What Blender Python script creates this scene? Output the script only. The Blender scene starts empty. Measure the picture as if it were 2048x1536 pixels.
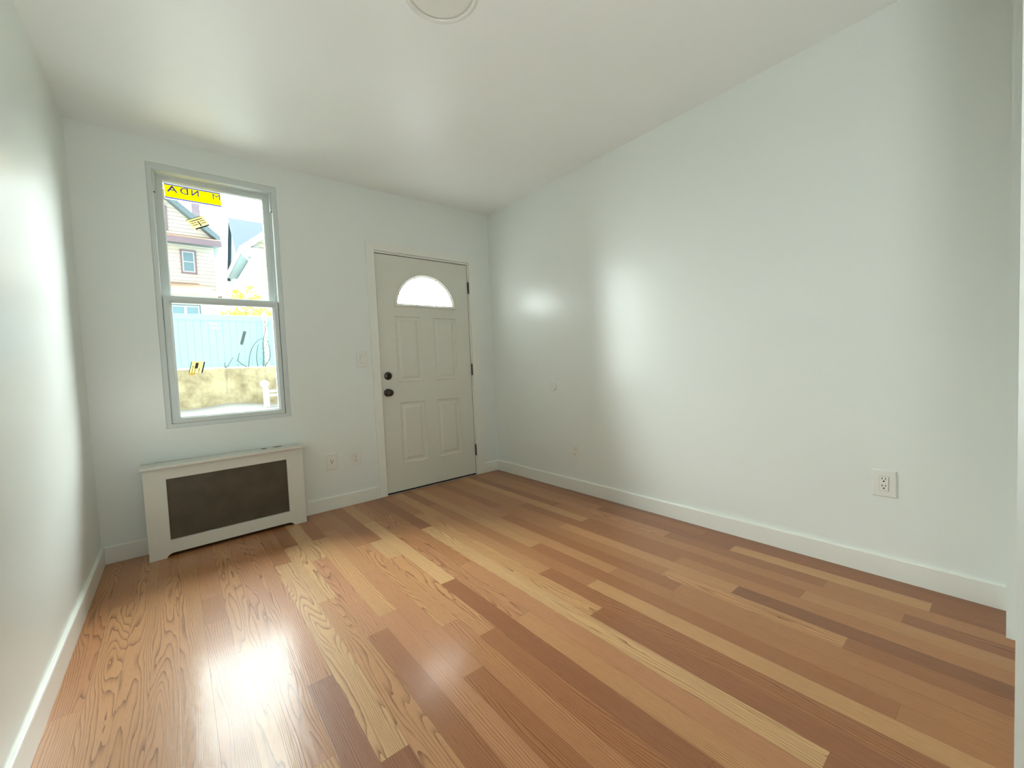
import bpy, bmesh, math, random
from mathutils import Vector, Matrix, Euler
random.seed(7)
S = bpy.context.scene
COL = S.collection

# ------------------------------------------------------------------ camera
F_PX = 830.35
cam_d = bpy.data.cameras.new('camera')
cam_d.sensor_fit = 'HORIZONTAL'
cam_d.sensor_width = 36.0
cam_d.lens = 36.0 * F_PX / 2048.0
cam_d.clip_start = 0.003
cam_d.clip_end = 300
cam = bpy.data.objects.new('camera', cam_d)
COL.objects.link(cam)
cam.location = (0.3962, -3.4066, 1.0676)
cam.rotation_mode = 'XYZ'
cam.rotation_euler = (1.5249, 0.0439, -0.6831)
S.camera = cam

# ------------------------------------------------------------------ view / exposure
S.view_settings.view_transform = 'Standard'
S.view_settings.look = 'None'
S.view_settings.gamma = 1.0
S.view_settings.use_curve_mapping = False
S.view_settings.exposure = 1.0
S.cycles.use_denoising = True
S.cycles.max_bounces = 12
S.cycles.diffuse_bounces = 6
S.cycles.glossy_bounces = 4
S.cycles.transparent_max_bounces = 12
S.cycles.sample_clamp_indirect = 12.0
S.cycles.caustics_reflective = False
S.cycles.caustics_refractive = False

# ------------------------------------------------------------------ sky: bright overcast, with bright lobes added to light the room
W = bpy.data.worlds.new('sky')
S.world = W
W.use_nodes = True
nt = W.node_tree
nt.nodes.clear()
SKY_BASE = 1.0
def sky_dir(az, el):           # azimuth from +y towards +x
    a, e = math.radians(az), math.radians(el)
    return Vector((math.sin(a) * math.cos(e), math.cos(a) * math.cos(e), math.sin(e)))
# lobes added to light the room and its side walls: direction, strength at the middle, half width in degrees
SKY_LOBES = [(sky_dir(5, 58), 8.5, 58), (sky_dir(-46, 30), 22.0, 46), (sky_dir(50, 30), 15.0, 42)]
tc = nt.nodes.new('ShaderNodeTexCoord')
total = None
for d_, amp, wid in SKY_LOBES:
    dot = nt.nodes.new('ShaderNodeVectorMath'); dot.operation = 'DOT_PRODUCT'
    dot.inputs[1].default_value = d_
    mr = nt.nodes.new('ShaderNodeMapRange'); mr.interpolation_type = 'SMOOTHSTEP'
    mr.inputs['From Min'].default_value = math.cos(math.radians(wid))
    mr.inputs['From Max'].default_value = math.cos(math.radians(4))
    mr.inputs['To Min'].default_value = 0.0
    mr.inputs['To Max'].default_value = amp
    nt.links.new(tc.outputs['Generated'], dot.inputs[0])
    nt.links.new(dot.outputs['Value'], mr.inputs['Value'])
    add = nt.nodes.new('ShaderNodeMath'); add.operation = 'ADD'
    if total is None: add.inputs[1].default_value = SKY_BASE
    else: nt.links.new(total, add.inputs[1])
    nt.links.new(mr.outputs['Result'], add.inputs[0]); total = add.outputs[0]
bg = nt.nodes.new('ShaderNodeBackground'); bg.inputs['Color'].default_value = (0.955, 1.0, 0.995, 1)
wo = nt.nodes.new('ShaderNodeOutputWorld')
nt.links.new(total, bg.inputs['Strength'])
nt.links.new(bg.outputs['Background'], wo.inputs['Surface'])
W.cycles.sampling_method = 'MANUAL'
W.cycles.sample_map_resolution = 512

# ------------------------------------------------------------------ added fill light behind the camera, and the sky portal
def area_lamp(name, loc, rot, sx, sy, energy, color):
    d = bpy.data.lights.new(name, 'AREA'); d.shape = 'RECTANGLE'; d.size = sx; d.size_y = sy
    d.energy = energy; d.color = color
    o = bpy.data.objects.new(name, d); COL.objects.link(o); o.location = loc; o.rotation_euler = rot
    return o
area_lamp('fill_uplight', (0.20, -3.85, 0.72), (math.radians(160), 0, 0), 0.4, 0.4, 16, (0.93, 0.985, 0.97))   # added fill with no fixture, tilted into the room
# windows of the room, as openings through which the sky comes in
for nm, loc, sx, sy in (('window_sky_portal', (0.69, 0.19, 1.59), 0.72, 1.66),):
    p = area_lamp(nm, loc, (math.radians(-90), 0, 0), sx, sy, 1, (1, 1, 1))
    p.data.cycles.is_portal = True

# ================================================================== helpers
def lin(r, g, b):
    f = lambda c: c / 12.92 if c <= 0.04045 else ((c + 0.055) / 1.055) ** 2.4
    return (f(r / 255), f(g / 255), f(b / 255), 1.0)

class MatNodes:
    def __init__(self, name):
        self.m = bpy.data.materials.new(name); self.m.use_nodes = True
        self.t = self.m.node_tree
        self.b = self.t.nodes['Principled BSDF']; self.o = self.t.nodes['Material Output']
    def n(self, typ, **kw):
        nd = self.t.nodes.new(typ)
        for k, v in kw.items(): setattr(nd, k, v)
        return nd
    def l(self, a, b): self.t.links.new(a, b)
    def math(self, op, a, b=None, c=None, clamp=False):
        nd = self.n('ShaderNodeMath', operation=op); nd.use_clamp = clamp
        for i, v in enumerate((a, b, c)):
            if v is None: continue
            if isinstance(v, (int, float)): nd.inputs[i].default_value = v
            else: self.l(v, nd.inputs[i])
        return nd.outputs[0]
    def mix(self, fac, a, b, blend='MIX'):
        nd = self.n('ShaderNodeMix', data_type='RGBA', blend_type=blend)
        for i, v in ((0, fac), (6, a), (7, b)):
            if isinstance(v, (int, float, tuple)): nd.inputs[i].default_value = v
            else: self.l(v, nd.inputs[i])
        return nd.outputs[2]
    def noise(self, vec, scale, detail=2.0, rough=0.5):
        nd = self.n('ShaderNodeTexNoise'); nd.inputs['Scale'].default_value = scale
        nd.inputs['Detail'].default_value = detail; nd.inputs['Roughness'].default_value = rough
        if vec is not None: self.l(vec, nd.inputs['Vector'])
        return nd.outputs['Fac']
    def mapping(self, vec, scale=(1, 1, 1), loc=(0, 0, 0), rot=(0, 0, 0)):
        nd = self.n('ShaderNodeMapping'); nd.inputs['Scale'].default_value = scale
        nd.inputs['Location'].default_value = loc; nd.inputs['Rotation'].default_value = rot
        self.l(vec, nd.inputs['Vector']); return nd.outputs['Vector']
    def obj(self): return self.n('ShaderNodeTexCoord').outputs['Object']
    def ramp(self, fac, stops):
        nd = self.n('ShaderNodeValToRGB'); cr = nd.color_ramp
        while len(cr.elements) < len(stops): cr.elements.new(0.5)
        for e, (p, c) in zip(cr.elements, stops):
            e.position = p; e.color = c if len(c) == 4 else (*c, 1)
        self.l(fac, nd.inputs['Fac']); return nd.outputs['Color']
    def bump(self, h, strength, dist):
        nd = self.n('ShaderNodeBump'); nd.inputs['Strength'].default_value = strength
        nd.inputs['Distance'].default_value = dist; self.l(h, nd.inputs['Height'])
        self.l(nd.outputs['Normal'], self.b.inputs['Normal'])

def plain(name, col, rough=0.5, metal=0.0, noise=0.06, nscale=30, bump=0.0, bscale=200, spec=0.5):
    """Solid colour with a faint mottling of its own."""
    M = MatNodes(name)
    c = lin(*col)
    f = M.noise(M.obj(), nscale, 3)
    lo = tuple(x * (1 - noise) for x in c[:3]) + (1,); hi = tuple(min(1, x * (1 + noise)) for x in c[:3]) + (1,)
    M.l(M.mix(f, lo, hi), M.b.inputs['Base Color'])
    M.b.inputs['Roughness'].default_value = rough
    M.b.inputs['Metallic'].default_value = metal
    M.b.inputs['Specular IOR Level'].default_value = spec
    if bump: M.bump(M.noise(M.obj(), bscale, 2), bump, 0.001)
    return M.m

M_WALL = plain('wall_paint', (225, 230, 226), 0.29, noise=0.008, nscale=4, bump=0.10, bscale=260)
M_CEIL = plain('ceiling_paint', (234, 236, 233), 0.42, noise=0.008, nscale=4, bump=0.08, bscale=220)
M_TRIM = plain('trim_paint', (228, 229, 222), 0.28, noise=0.01, nscale=8)
M_DOOR = plain('door_paint', (214, 214, 204), 0.38, noise=0.012, nscale=20, bump=0.05, bscale=300)
M_COVER = plain('cover_paint', (212, 211, 202), 0.33, noise=0.015, nscale=10)
M_VINYL = plain('window_vinyl', (204, 211, 209), 0.33, noise=0.01)
M_PLAST = plain('white_plastic', (226, 226, 220), 0.3, noise=0.01)
M_BLACK = plain('slot_black', (14, 14, 13), 0.6)
M_GAP = plain('weatherstrip_black', (10, 10, 10), 0.8)
M_BRONZE = plain('aged_bronze', (74, 70, 64), 0.32, 0.85, noise=0.15, nscale=80)
M_CAME = plain('lead_came', (176, 180, 182), 0.4, 0.3)
M_LENS = plain('lamp_diffuser', (224, 224, 216), 0.35, noise=0.005)
M_RIM = plain('lamp_rim', (226, 226, 220), 0.25, noise=0.005)

def glass_mat(name, tint=(0.97, 1.0, 0.99)):
    M = MatNodes(name); t = M.t; t.nodes.remove(M.b)
    tr = M.n('ShaderNodeBsdfTransparent'); tr.inputs[0].default_value = (*tint, 1)
    gl = M.n('ShaderNodeBsdfGlossy'); gl.inputs['Roughness'].default_value = 0.02
    fr = M.n('ShaderNodeFresnel'); fr.inputs[0].default_value = 1.2
    mx = M.n('ShaderNodeMixShader')
    M.l(fr.outputs[0], mx.inputs[0]); M.l(tr.outputs[0], mx.inputs[1]); M.l(gl.outputs[0], mx.inputs[2])
    M.l(mx.outputs[0], M.o.inputs['Surface']); return M.m
M_GLASS = glass_mat('window_glass')

def frosted_mat():
    M = MatNodes('frosted_glass'); M.t.nodes.remove(M.b)
    tl = M.n('ShaderNodeBsdfTranslucent'); tl.inputs[0].default_value = (0.95, 0.97, 0.97, 1)
    tr = M.n('ShaderNodeBsdfTransparent'); tr.inputs[0].default_value = (0.95, 0.97, 0.97, 1)
    mx = M.n('ShaderNodeMixShader'); mx.inputs[0].default_value = 0.35
    gl = M.n('ShaderNodeBsdfGlossy'); gl.inputs['Roughness'].default_value = 0.25
    mx2 = M.n('ShaderNodeMixShader'); mx2.inputs[0].default_value = 0.05
    M.l(tl.outputs[0], mx.inputs[1]); M.l(tr.outputs[0], mx.inputs[2])
    M.l(mx.outputs[0], mx2.inputs[1]); M.l(gl.outputs[0], mx2.inputs[2])
    M.l(mx2.outputs[0], M.o.inputs['Surface']); return M.m
M_FROST = frosted_mat()

def film(name, col, trans=0.6):
    """Printed film stuck on glass: daylight glows through it."""
    M = MatNodes(name); M.t.nodes.remove(M.b)
    c = lin(*col)
    a = M.n('ShaderNodeBsdfDiffuse'); a.inputs[0].default_value = c
    b = M.n('ShaderNodeBsdfTranslucent'); b.inputs[0].default_value = c
    mx = M.n('ShaderNodeMixShader'); mx.inputs[0].default_value = trans
    M.l(a.outputs[0], mx.inputs[1]); M.l(b.outputs[0], mx.inputs[2])
    M.l(mx.outputs[0], M.o.inputs['Surface']); return M.m
F_YEL = film('film_yellow', (250, 232, 10), 0.6)
F_BLUE = film('film_blue', (52, 72, 178), 0.6)
M_LETTER = plain('letter_blue', (58, 82, 190), .5)
F_INK = plain('dark_ink', (92, 78, 12), .6)
F_WHITE = film('film_white', (240, 243, 246), 0.6)
F_PAPER = film('film_paper', (226, 220, 176), 0.5)
F_DARK = film('film_dark_edge', (38, 56, 66), 0.1)
F_NAVY = film('film_navy', (26, 60, 110), 0.15)
F_BROWN = film('film_print', (110, 98, 90), 0.3)
F_OCHRE = film('film_ochre', (206, 184, 120), 0.45)
F_GREY = film('film_grey_tape', (150, 164, 162), 0.35)

# ---- mesh helpers
def new_obj(name, bm, mats, parent=None, smooth=False):
    me = bpy.data.meshes.new(name)
    bm.normal_update(); bm.to_mesh(me); bm.free()
    if not isinstance(mats, (list, tuple)): mats = [mats]
    for m in mats: me.materials.append(m)
    if smooth:
        for p in me.polygons: p.use_smooth = True
    o = bpy.data.objects.new(name, me); COL.objects.link(o)
    if parent is not None: o.parent = parent
    return o

def tag(o, label, cat, group=None, kind=None):
    o['label'] = label; o['category'] = cat
    if group: o['group'] = group
    if kind: o['kind'] = kind
    return o

def thing(name, label, cat, loc=(0, 0, 0), rot=(0, 0, 0), group=None, kind=None):
    o = bpy.data.objects.new(name, None); COL.objects.link(o)
    o.empty_display_size = 0.05
    o.location = loc; o.rotation_euler = rot
    return tag(o, label, cat, group, kind)

def struct(name, bm, mats, label, cat):
    return tag(new_obj(name, bm, mats), label, cat, kind='structure')

def add_box(bm, x0, x1, y0, y1, z0, z1, mi=0, bevel=0.0):
    vs = [bm.verts.new(v) for v in ((x0, y0, z0), (x1, y0, z0), (x1, y1, z0), (x0, y1, z0), (x0, y0, z1), (x1, y0, z1), (x1, y1, z1), (x0, y1, z1))]
    fs = [bm.faces.new([vs[i] for i in q]) for q in ((3, 2, 1, 0), (4, 5, 6, 7), (0, 1, 5, 4), (1, 2, 6, 5), (2, 3, 7, 6), (3, 0, 4, 7))]
    for f in fs: f.material_index = mi
    if bevel:
        es = list({e for f in fs for e in f.edges})
        r = bmesh.ops.bevel(bm, geom=es, offset=bevel, segments=2, affect='EDGES', profile=0.7)
        for f in r['faces']: f.material_index = mi
    return fs

def box(*a, **k):
    bm = bmesh.new(); add_box(bm, *a, **k); return bm

def rect(x0, x1, z0, z1): return [(x0, z0), (x1, z0), (x1, z1), (x0, z1)]

def plate(loops, y0, y1, mi=0, bm=None, swap=None):
    """Flat board with holes: loops of (x, z), front at y0, back at y1."""
    bm = bm or bmesh.new()
    P = swap or (lambda a, d, b: (a, d, b))
    for y in (y0, y1):
        edges = []
        for lp in loops:
            vs = [bm.verts.new(P(a, y, b)) for a, b in lp]
            for i in range(len(vs)): edges.append(bm.edges.new((vs[i], vs[(i + 1) % len(vs)])))
        r = bmesh.ops.triangle_fill(bm, edges=edges, use_beauty=True)
        for g in r['geom']:
            if isinstance(g, bmesh.types.BMFace): g.material_index = mi
    for lp in loops:
        a = [bm.verts.new(P(p[0], y0, p[1])) for p in lp]; b = [bm.verts.new(P(p[0], y1, p[1])) for p in lp]
        n = len(lp)
        for i in range(n):
            f = bm.faces.new((a[i], a[(i + 1) % n], b[(i + 1) % n], b[i])); f.material_index = mi
    bmesh.ops.remove_doubles(bm, verts=bm.verts, dist=1e-5)
    bmesh.ops.recalc_face_normals(bm, faces=bm.faces)
    return bm

def loft(loops, closed=False, cap0=False, cap1=False, bm=None, mi=0):
    """Skin over a list of closed 3-D loops of equal length."""
    bm = bm or bmesh.new()
    L = [[bm.verts.new(p) for p in lp] for lp in loops]
    n = len(L[0]); m = len(L); new = []
    for i in range(m if closed else m - 1):
        a, b = L[i], L[(i + 1) % m]
        for j in range(n):
            new.append(bm.faces.new((a[j], a[(j + 1) % n], b[(j + 1) % n], b[j])))
    if cap0: new.append(bm.faces.new(L[0][::-1]))
    if cap1: new.append(bm.faces.new(L[-1]))
    for f in new: f.material_index = mi
    bmesh.ops.recalc_face_normals(bm, faces=bm.faces)
    return bm

def rl(x0, x1, z0, z1, y): return [(x0, y, z0), (x1, y, z0), (x1, y, z1), (x0, y, z1)]

def ring_frame(R, ins, y0, y1, bev=0.0, bm=None):
    """Rectangular frame: R outer (x0,x1,z0,z1); ins (left,right,bottom,top) widths; front y0, back y1; bev = slope towards the opening."""
    x0, x1, z0, z1 = R; l, r, b, t = ins
    lo = [rl(x0, x1, z0, z1, y1), rl(x0, x1, z0, z1, y0)]
    if bev:
        lo.append(rl(x0 + l - bev, x1 - r + bev, z0 + b - bev, z1 - t + bev, y0))
        lo.append(rl(x0 + l, x1 - r, z0 + b, z1 - t, y0 + bev * 1.3))
    else:
        lo.append(rl(x0 + l, x1 - r, z0 + b, z1 - t, y0))
    lo.append(rl(x0 + l, x1 - r, z0 + b, z1 - t, y1))
    return loft(lo, closed=True, bm=bm)

def lathe(prof, n=40, axis='y', c=(0, 0, 0), bm=None, mi=0):
    """prof: (radius, distance along axis)."""
    bm = bm or bmesh.new(); loops = []
    for r, d in prof:
        lp = []
        for i in range(n):
            a = 2 * math.pi * i / n; u, v = r * math.cos(a), r * math.sin(a)
            p = {'y': (u, d, v), 'x': (d, u, v), 'z': (u, v, d)}[axis]
            lp.append((p[0] + c[0], p[1] + c[1], p[2] + c[2]))
        loops.append(lp)
    return loft(loops, cap0=prof[0][0] > 1e-6, cap1=prof[-1][0] > 1e-6, bm=bm, mi=mi)

def tube(pts, r, n=6, bm=None, mi=0, r1=None):
    bm = bm or bmesh.new(); pts = [Vector(p) for p in pts]; loops = []
    for i, p in enumerate(pts):
        d = (pts[min(i + 1, len(pts) - 1)] - pts[max(i - 1, 0)]).normalized()
        up = Vector((0, 1, 0)) if abs(d.y) < 0.9 else Vector((1, 0, 0))
        a = d.cross(up).normalized(); b = d.cross(a).normalized()
        rr = r if r1 is None else r + (r1 - r) * i / max(1, len(pts) - 1)
        loops.append([tuple(p + a * rr * math.cos(2 * math.pi * k / n) + b * rr * math.sin(2 * math.pi * k / n)) for k in range(n)])
    return loft(loops, cap0=True, cap1=True, bm=bm, mi=mi)

def smooth_pts(pts, k=4):
    """Catmull-Rom through 2-D or 3-D points."""
    P = [Vector(p) for p in pts]; out = []
    for i in range(len(P) - 1):
        a, b, c, d = P[max(i - 1, 0)], P[i], P[i + 1], P[min(i + 2, len(P) - 1)]
        for j in range(k):
            t = j / k
            out.append(0.5 * ((2 * b) + (c - a) * t + (2 * a - 5 * b + 4 * c - d) * t * t + (3 * b - a - 3 * c + d) * t ** 3))
    out.append(P[-1]); return out

# ================================================================== the setting
RW, RH, RY, FY = 2.925, 2.566, -6.6, -3.40     # right wall x, ceiling z, rear of the room behind, front partition y
WO = (0.337, 1.047, 0.760, 2.418)              # window opening
DO = (1.726, 2.672, 0.0, 2.066)                # door opening

# ---- floor: strip oak boards running towards the back wall
TONES = {'cream': (220, 182, 130), 'gold': (206, 162, 110), 'tan': (196, 147, 100), 'pink': (192, 138, 98),
         'honey': (182, 127, 82), 'brown': (154, 97, 58), 'red': (136, 80, 50), 'dark': (112, 64, 38), 'mauve': (142, 96, 78)}
PITCH, X_K0 = 0.084, 0.681
CAT = {   # column: [(end y, tone, cathedral strength), ...] from the back wall towards the camera
 -9: [(-1.46, 'honey', .3)], -8: [(-1.465, 'honey', .8), (-6.7, 'tan', .6)], -7: [(-.7, 'honey', .2), (-2.6, 'tan', 1.)],
 -6: [(-2.9, 'tan', 1.)], -5: [(-.505, 'honey', .3), (-2.7, 'tan', 1.)], -4: [(-2.4, 'tan', .5)], -3: [(-.92, 'pink', .2), (-1.18, 'honey', .2), (-3., 'pink', .8)],
 -2: [(-1.5, 'tan', 1.), (-3.1, 'gold', .8)], -1: [(-2.2, 'pink', 1.)],
 0: [(-1.87, 'pink', .7), (-3.2, 'mauve', .2)], 1: [(-.78, 'honey', .5), (-2.31, 'cream', 1.), (-3.3, 'red', .2)],
 2: [(-.55, 'brown', .2), (-1.35, 'cream', 1.), (-2.5, 'tan', .9)], 3: [(-.86, 'cream', .6), (-1.75, 'pink', .8), (-3.4, 'brown', .5)],
 4: [(-.55, 'brown', .3), (-1.65, 'gold', .6), (-3.0, 'pink', .3)], 5: [(-.45, 'honey', .2), (-1.22, 'tan', .1), (-2.2, 'pink', .2), (-3.3, 'brown', .4)],
 6: [(-.85, 'honey', .2), (-1.9, 'tan', .8), (-3.3, 'honey', .3)], 7: [(-.85, 'brown', .2), (-1.15, 'cream', .1), (-2.056, 'tan', .8), (-3.3, 'brown', .5)],
 8: [(-.5, 'gold', .3), (-1.60, 'cream', .3), (-2.9, 'red', .2)], 9: [(-1.2, 'honey', .8), (-2.067, 'pink', 1.), (-3.4, 'tan', .3)],
 10: [(-.45, 'brown', .2), (-1.5, 'honey', .8), (-3.2, 'pink', .3)], 11: [(-.88, 'red', .3), (-3.09, 'cream', .8), (-4., 'red', .2)],
 12: [(-.6, 'honey', .3), (-2.265, 'gold', .8), (-3.5, 'red', .4)], 13: [(-.75, 'gold', .3), (-1.86, 'tan', .3), (-3.4, 'brown', .7)],
 14: [(-.5, 'brown', .2), (-2.10, 'honey', .2), (-3.4, 'gold', .2)], 15: [(-1.6, 'gold', .3), (-3.182, 'brown', .2), (-4., 'honey', .2)],
 16: [(-.7, 'honey', .3), (-2.1, 'tan', .2), (-3.6, 'honey', .3)], 17: [(-1.1, 'honey', .2), (-2.4, 'brown', .3), (-3.9, 'honey', .3)],
 18: [(-.9, 'brown', .2), (-2.283, 'honey', .3), (-3.004, 'tan', .7), (-4., 'brown', .5)], 19: [(-1.5, 'honey', .2), (-2.585, 'tan', .2), (-4.2, 'dark', .1)],
 20: [(-1.0, 'honey', .4), (-2.261, 'brown', .2), (-3.6, 'honey', .2)], 21: [(-1.55, 'gold', .2), (-2.80, 'brown', .2), (-4., 'tan', .1)],
 22: [(-1.2, 'brown', .5), (-3.115, 'honey', .2), (-4., 'red', .5)], 23: [(-.9, 'honey', .2), (-2.051, 'pink', .9), (-2.84, 'brown', .2), (-4., 'honey', .2)],
 24: [(-1.472, 'honey', .4), (-2.396, 'red', .2), (-3.176, 'gold', .2), (-4.2, 'red', .2)], 25: [(-1.3, 'brown', .3), (-2.2, 'brown', .2), (-4., 'red', .2)],
 26: [(-1.0, 'red', .2), (-3.9, 'dark', .2)],
}
def build_floor():
    bm = bmesh.new()
    uv = bm.loops.layers.uv.new('plank')
    tone = bm.loops.layers.float_color.new('tone')
    aux = bm.loops.layers.float_color.new('aux')
    rnd = random.Random(11)
    names = ['tan', 'honey', 'pink', 'gold', 'brown', 'red']
    for k in range(-10, 28):
        xa, xb = X_K0 + PITCH * k, X_K0 + PITCH * (k + 1)
        xa, xb = max(xa, -0.1), min(xb, RW + 0.1)
        if xb <= xa: continue
        segs = list(CAT.get(k, [])); y = segs[-1][0] if segs else 0.12
        while y > RY - 0.1:
            y -= rnd.uniform(0.5, 1.3); segs.append((y, rnd.choice(names), rnd.choice((.1, .3, .7, 1.))))
        y0 = 0.2
        for ye, tn, cath in segs:
            ye = max(ye, RY - 0.1)
            vs = [bm.verts.new(p) for p in ((xa, ye, 0), (xb, ye, 0), (xb, y0, 0), (xa, y0, 0))]
            f = bm.faces.new(vs)
            c = [a * .62 + b * .38 for a, b in zip(lin(*TONES[tn]), lin(178, 122, 77))]; j = rnd.uniform(0.93, 1.02)
            r1, r2 = rnd.random(), rnd.random()
            L = y0 - ye
            for lp, (u, v) in zip(f.loops, ((0, 0), (1, 0), (1, L), (0, L))):
                lp[uv].uv = (u, v); lp[tone] = (c[0] * j, c[1] * j, c[2] * j, 1); lp[aux] = (r1, r2, cath, L / 10)
            y0 = ye
            if ye <= RY - 0.1: break
    # thickness below
    add_box(bm, -0.1, RW + 0.1, RY - 0.1, 0.2, -0.06, -0.004)
    return bm
def oak_mat():
    M = MatNodes('oak_strip_floor')
    at = lambda nm: M.n('ShaderNodeVertexColor', layer_name=nm)
    tone = at('tone').outputs['Color']
    sep = M.n('ShaderNodeSeparateColor'); M.l(at('aux').outputs['Color'], sep.inputs[0])
    r1, r2, cath = sep.outputs[0], sep.outputs[1], sep.outputs[2]
    uvn = M.n('ShaderNodeUVMap'); uvn.uv_map = 'plank'
    us = M.n('ShaderNodeSeparateXYZ'); M.l(uvn.outputs[0], us.inputs[0])
    u, v = us.outputs[0], us.outputs[1]
    lx = M.math('MULTIPLY', u, PITCH)
    def vec(sx, sy, sr):
        c = M.n('ShaderNodeCombineXYZ')
        M.l(M.math('MULTIPLY', lx, sx), c.inputs[0]); M.l(M.math('MULTIPLY', v, sy), c.inputs[1]); M.l(M.math('MULTIPLY', r1, sr), c.inputs[2])
        return c.outputs[0]
    # growth rings: contour lines of a stretched noise field
    field = M.noise(vec(11.0, 1.0, 91.0), 1.0, 2.0, 0.35)
    wob = M.noise(vec(60.0, 9.0, 53.0), 1.0, 2.0, 0.6)
    ph = M.math('ADD', M.math('MULTIPLY', field, M.math('ADD', 4.5, M.math('MULTIPLY', cath, 17.0))),
                M.math('MULTIPLY', lx, M.math('SUBTRACT', 200.0, M.math('MULTIPLY', cath, 145.0))))
    ph = M.math('ADD', ph, M.math('MULTIPLY', wob, 0.5))
    fr = M.math('FRACT', ph)
    line = M.math('POWER', fr, 4.6)                                   # sharp late-wood edge, soft early wood
    brk = M.noise(vec(140.0, 5.0, 31.0), 1.0, 1.0)
    line = M.math('MULTIPLY', line, M.math('MULTIPLY_ADD', brk, 1.7, 0.05, clamp=True))
    pores = M.noise(vec(900.0, 20.0, 17.0), 1.0, 1.0)
    pores = M.math('MULTIPLY', M.math('SUBTRACT', pores, 0.54, clamp=True), 3.0, clamp=True)
    blot = M.noise(vec(18.0, 2.0, 71.0), 1.0, 3.0)
    warm = M.n('ShaderNodeRGB'); warm.outputs[0].default_value = (0.30, 0.17, 0.10, 1)
    base = M.mix(M.math('MULTIPLY_ADD', blot, 0.9, -0.2, clamp=True), tone, M.mix(0.30, tone, (0.36, 0.16, 0.07, 1)))
    c1 = M.mix(M.math('MULTIPLY', line, 0.95, clamp=True), base, M.mix(1.0, base, warm.outputs[0], 'MULTIPLY'))
    c2 = M.mix(M.math('MULTIPLY', pores, 0.75), c1, M.mix(1.0, c1, (0.55, 0.45, 0.36, 1), 'MULTIPLY'))
    # heartwood streaks and little knots
    st = M.noise(vec(34.0, 0.9, 130.0), 1.0, 2.0, 0.6)
    st = M.math('MULTIPLY', M.math('SUBTRACT', st, 0.66, clamp=True), 7.0, clamp=True)
    c3 = M.mix(M.math('MULTIPLY', st, 0.55), c2, M.mix(1.0, c2, (0.52, 0.40, 0.34, 1), 'MULTIPLY'))
    # joints between boards
    e = M.math('MINIMUM', lx, M.math('SUBTRACT', PITCH, lx))
    ee = M.math('MINIMUM', v, M.math('SUBTRACT', M.math('MULTIPLY', M.n('ShaderNodeVertexColor', layer_name='aux').outputs['Alpha'], 10.0), v))
    e = M.math('MINIMUM', e, ee)
    joint = M.math('SUBTRACT', 1.0, M.math('DIVIDE', e, 0.0009), clamp=True)
    c4 = M.mix(M.math('MULTIPLY', joint, 0.75), c3, (0.10, 0.05, 0.025, 1))
    M.l(c4, M.b.inputs['Base Color'])
    M.b.inputs['Roughness'].default_value = 0.42
    M.b.inputs['Specular IOR Level'].default_value = 0.3
    M.b.inputs['Coat Weight'].default_value = 0.40
    M.b.inputs['Coat Roughness'].default_value = 0.17
    M.b.inputs['Coat IOR'].default_value = 1.5
    ob = M.obj()
    wav = M.noise(M.mapping(ob, (26, 9, 1)), 1.0, 2.0)
    hh = M.math('ADD', M.math('MULTIPLY', wav, 1.0), M.math('ADD', M.math('MULTIPLY', line, -0.16), M.math('MULTIPLY', joint, -0.12)))
    bp = M.n('ShaderNodeBump'); bp.inputs['Strength'].default_value = 0.35; bp.inputs['Distance'].default_value = 0.0012
    M.l(hh, bp.inputs['Height']); M.l(bp.outputs[0], M.b.inputs['Normal']); M.l(bp.outputs[0], M.b.inputs['Coat Normal'])
    return M.m
struct('floor', build_floor(), oak_mat(), 'varnished oak strip floor running to the front door', 'floor')

struct('ceiling', box(-0.15, RW + 0.15, RY - 0.15, 0.2, RH, RH + 0.25), M_CEIL, 'flat off-white ceiling over the empty room', 'ceiling')
struct('wall_back', plate([rect(0, RW, 0, RH), rect(*WO), [(DO[0], 0.0005), (DO[1], 0.0005), (DO[1], DO[3]), (DO[0], DO[3])]], 0.0, 0.2), M_WALL,
       'white back wall holding the window and the front door', 'wall')
struct('wall_left', box(-0.15, 0, RY, 0.2, 0, RH), M_WALL, 'white left wall beside the radiator cover', 'wall')
struct('wall_right', box(RW, RW + 0.15, RY, 0.2, 0, RH), M_WALL, 'long white right wall with two outlets and a round cover', 'wall')
struct('wall_rear', box(-0.15, RW + 0.15, RY - 0.15, RY, 0, RH), M_WALL, 'white wall at the far end of the room behind the viewer', 'wall')
# front partition: a narrow return beside the right wall, stepped back, with a wide opening on the left
def front_wall():
    bm = bmesh.new()
    foot = [(1.93, FY), (2.677, FY + 0.003), (2.677, -3.375), (RW, -3.372), (RW, -3.53), (1.93, -3.53)]
    loft([[(x, y, 0) for x, y in foot], [(x, y, RH) for x, y in foot]], cap0=True, cap1=True, bm=bm)
    return bm
struct('wall_front', front_wall(), M_WALL, 'white partition end at the right edge, stepped beside the right wall', 'wall')

# ---- baseboards: flat board with an eased top edge
def baseboard(name, p0, p1, n, label, h=0.101, t=0.014):
    """p0->p1 along the wall foot, n = direction into the room."""
    p0, p1, n = Vector((*p0, 0)), Vector((*p1, 0)), Vector((*n, 0))
    prof = [(0, 0), (t, 0), (t, h - 0.006), (t - 0.0025, h - 0.0015), (t - 0.006, h), (0, h)]
    lp = lambda p: [tuple(p + n * a + Vector((0, 0, b))) for a, b in prof]
    return struct(name, loft([lp(p0), lp(p1)], cap0=True, cap1=True), M_TRIM, label, 'baseboard')
baseboard('baseboard_back_left', (0.014, 0), (1.672, 0), (0, -1), 'white baseboard running behind the radiator cover to the door casing')
baseboard('baseboard_back_right', (2.751, 0), (RW - 0.014, 0), (0, -1), 'short white baseboard between the door casing and the right wall')
baseboard('baseboard_left', (0, -3.9), (0, 0), (1, 0), 'white baseboard along the left wall')
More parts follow.
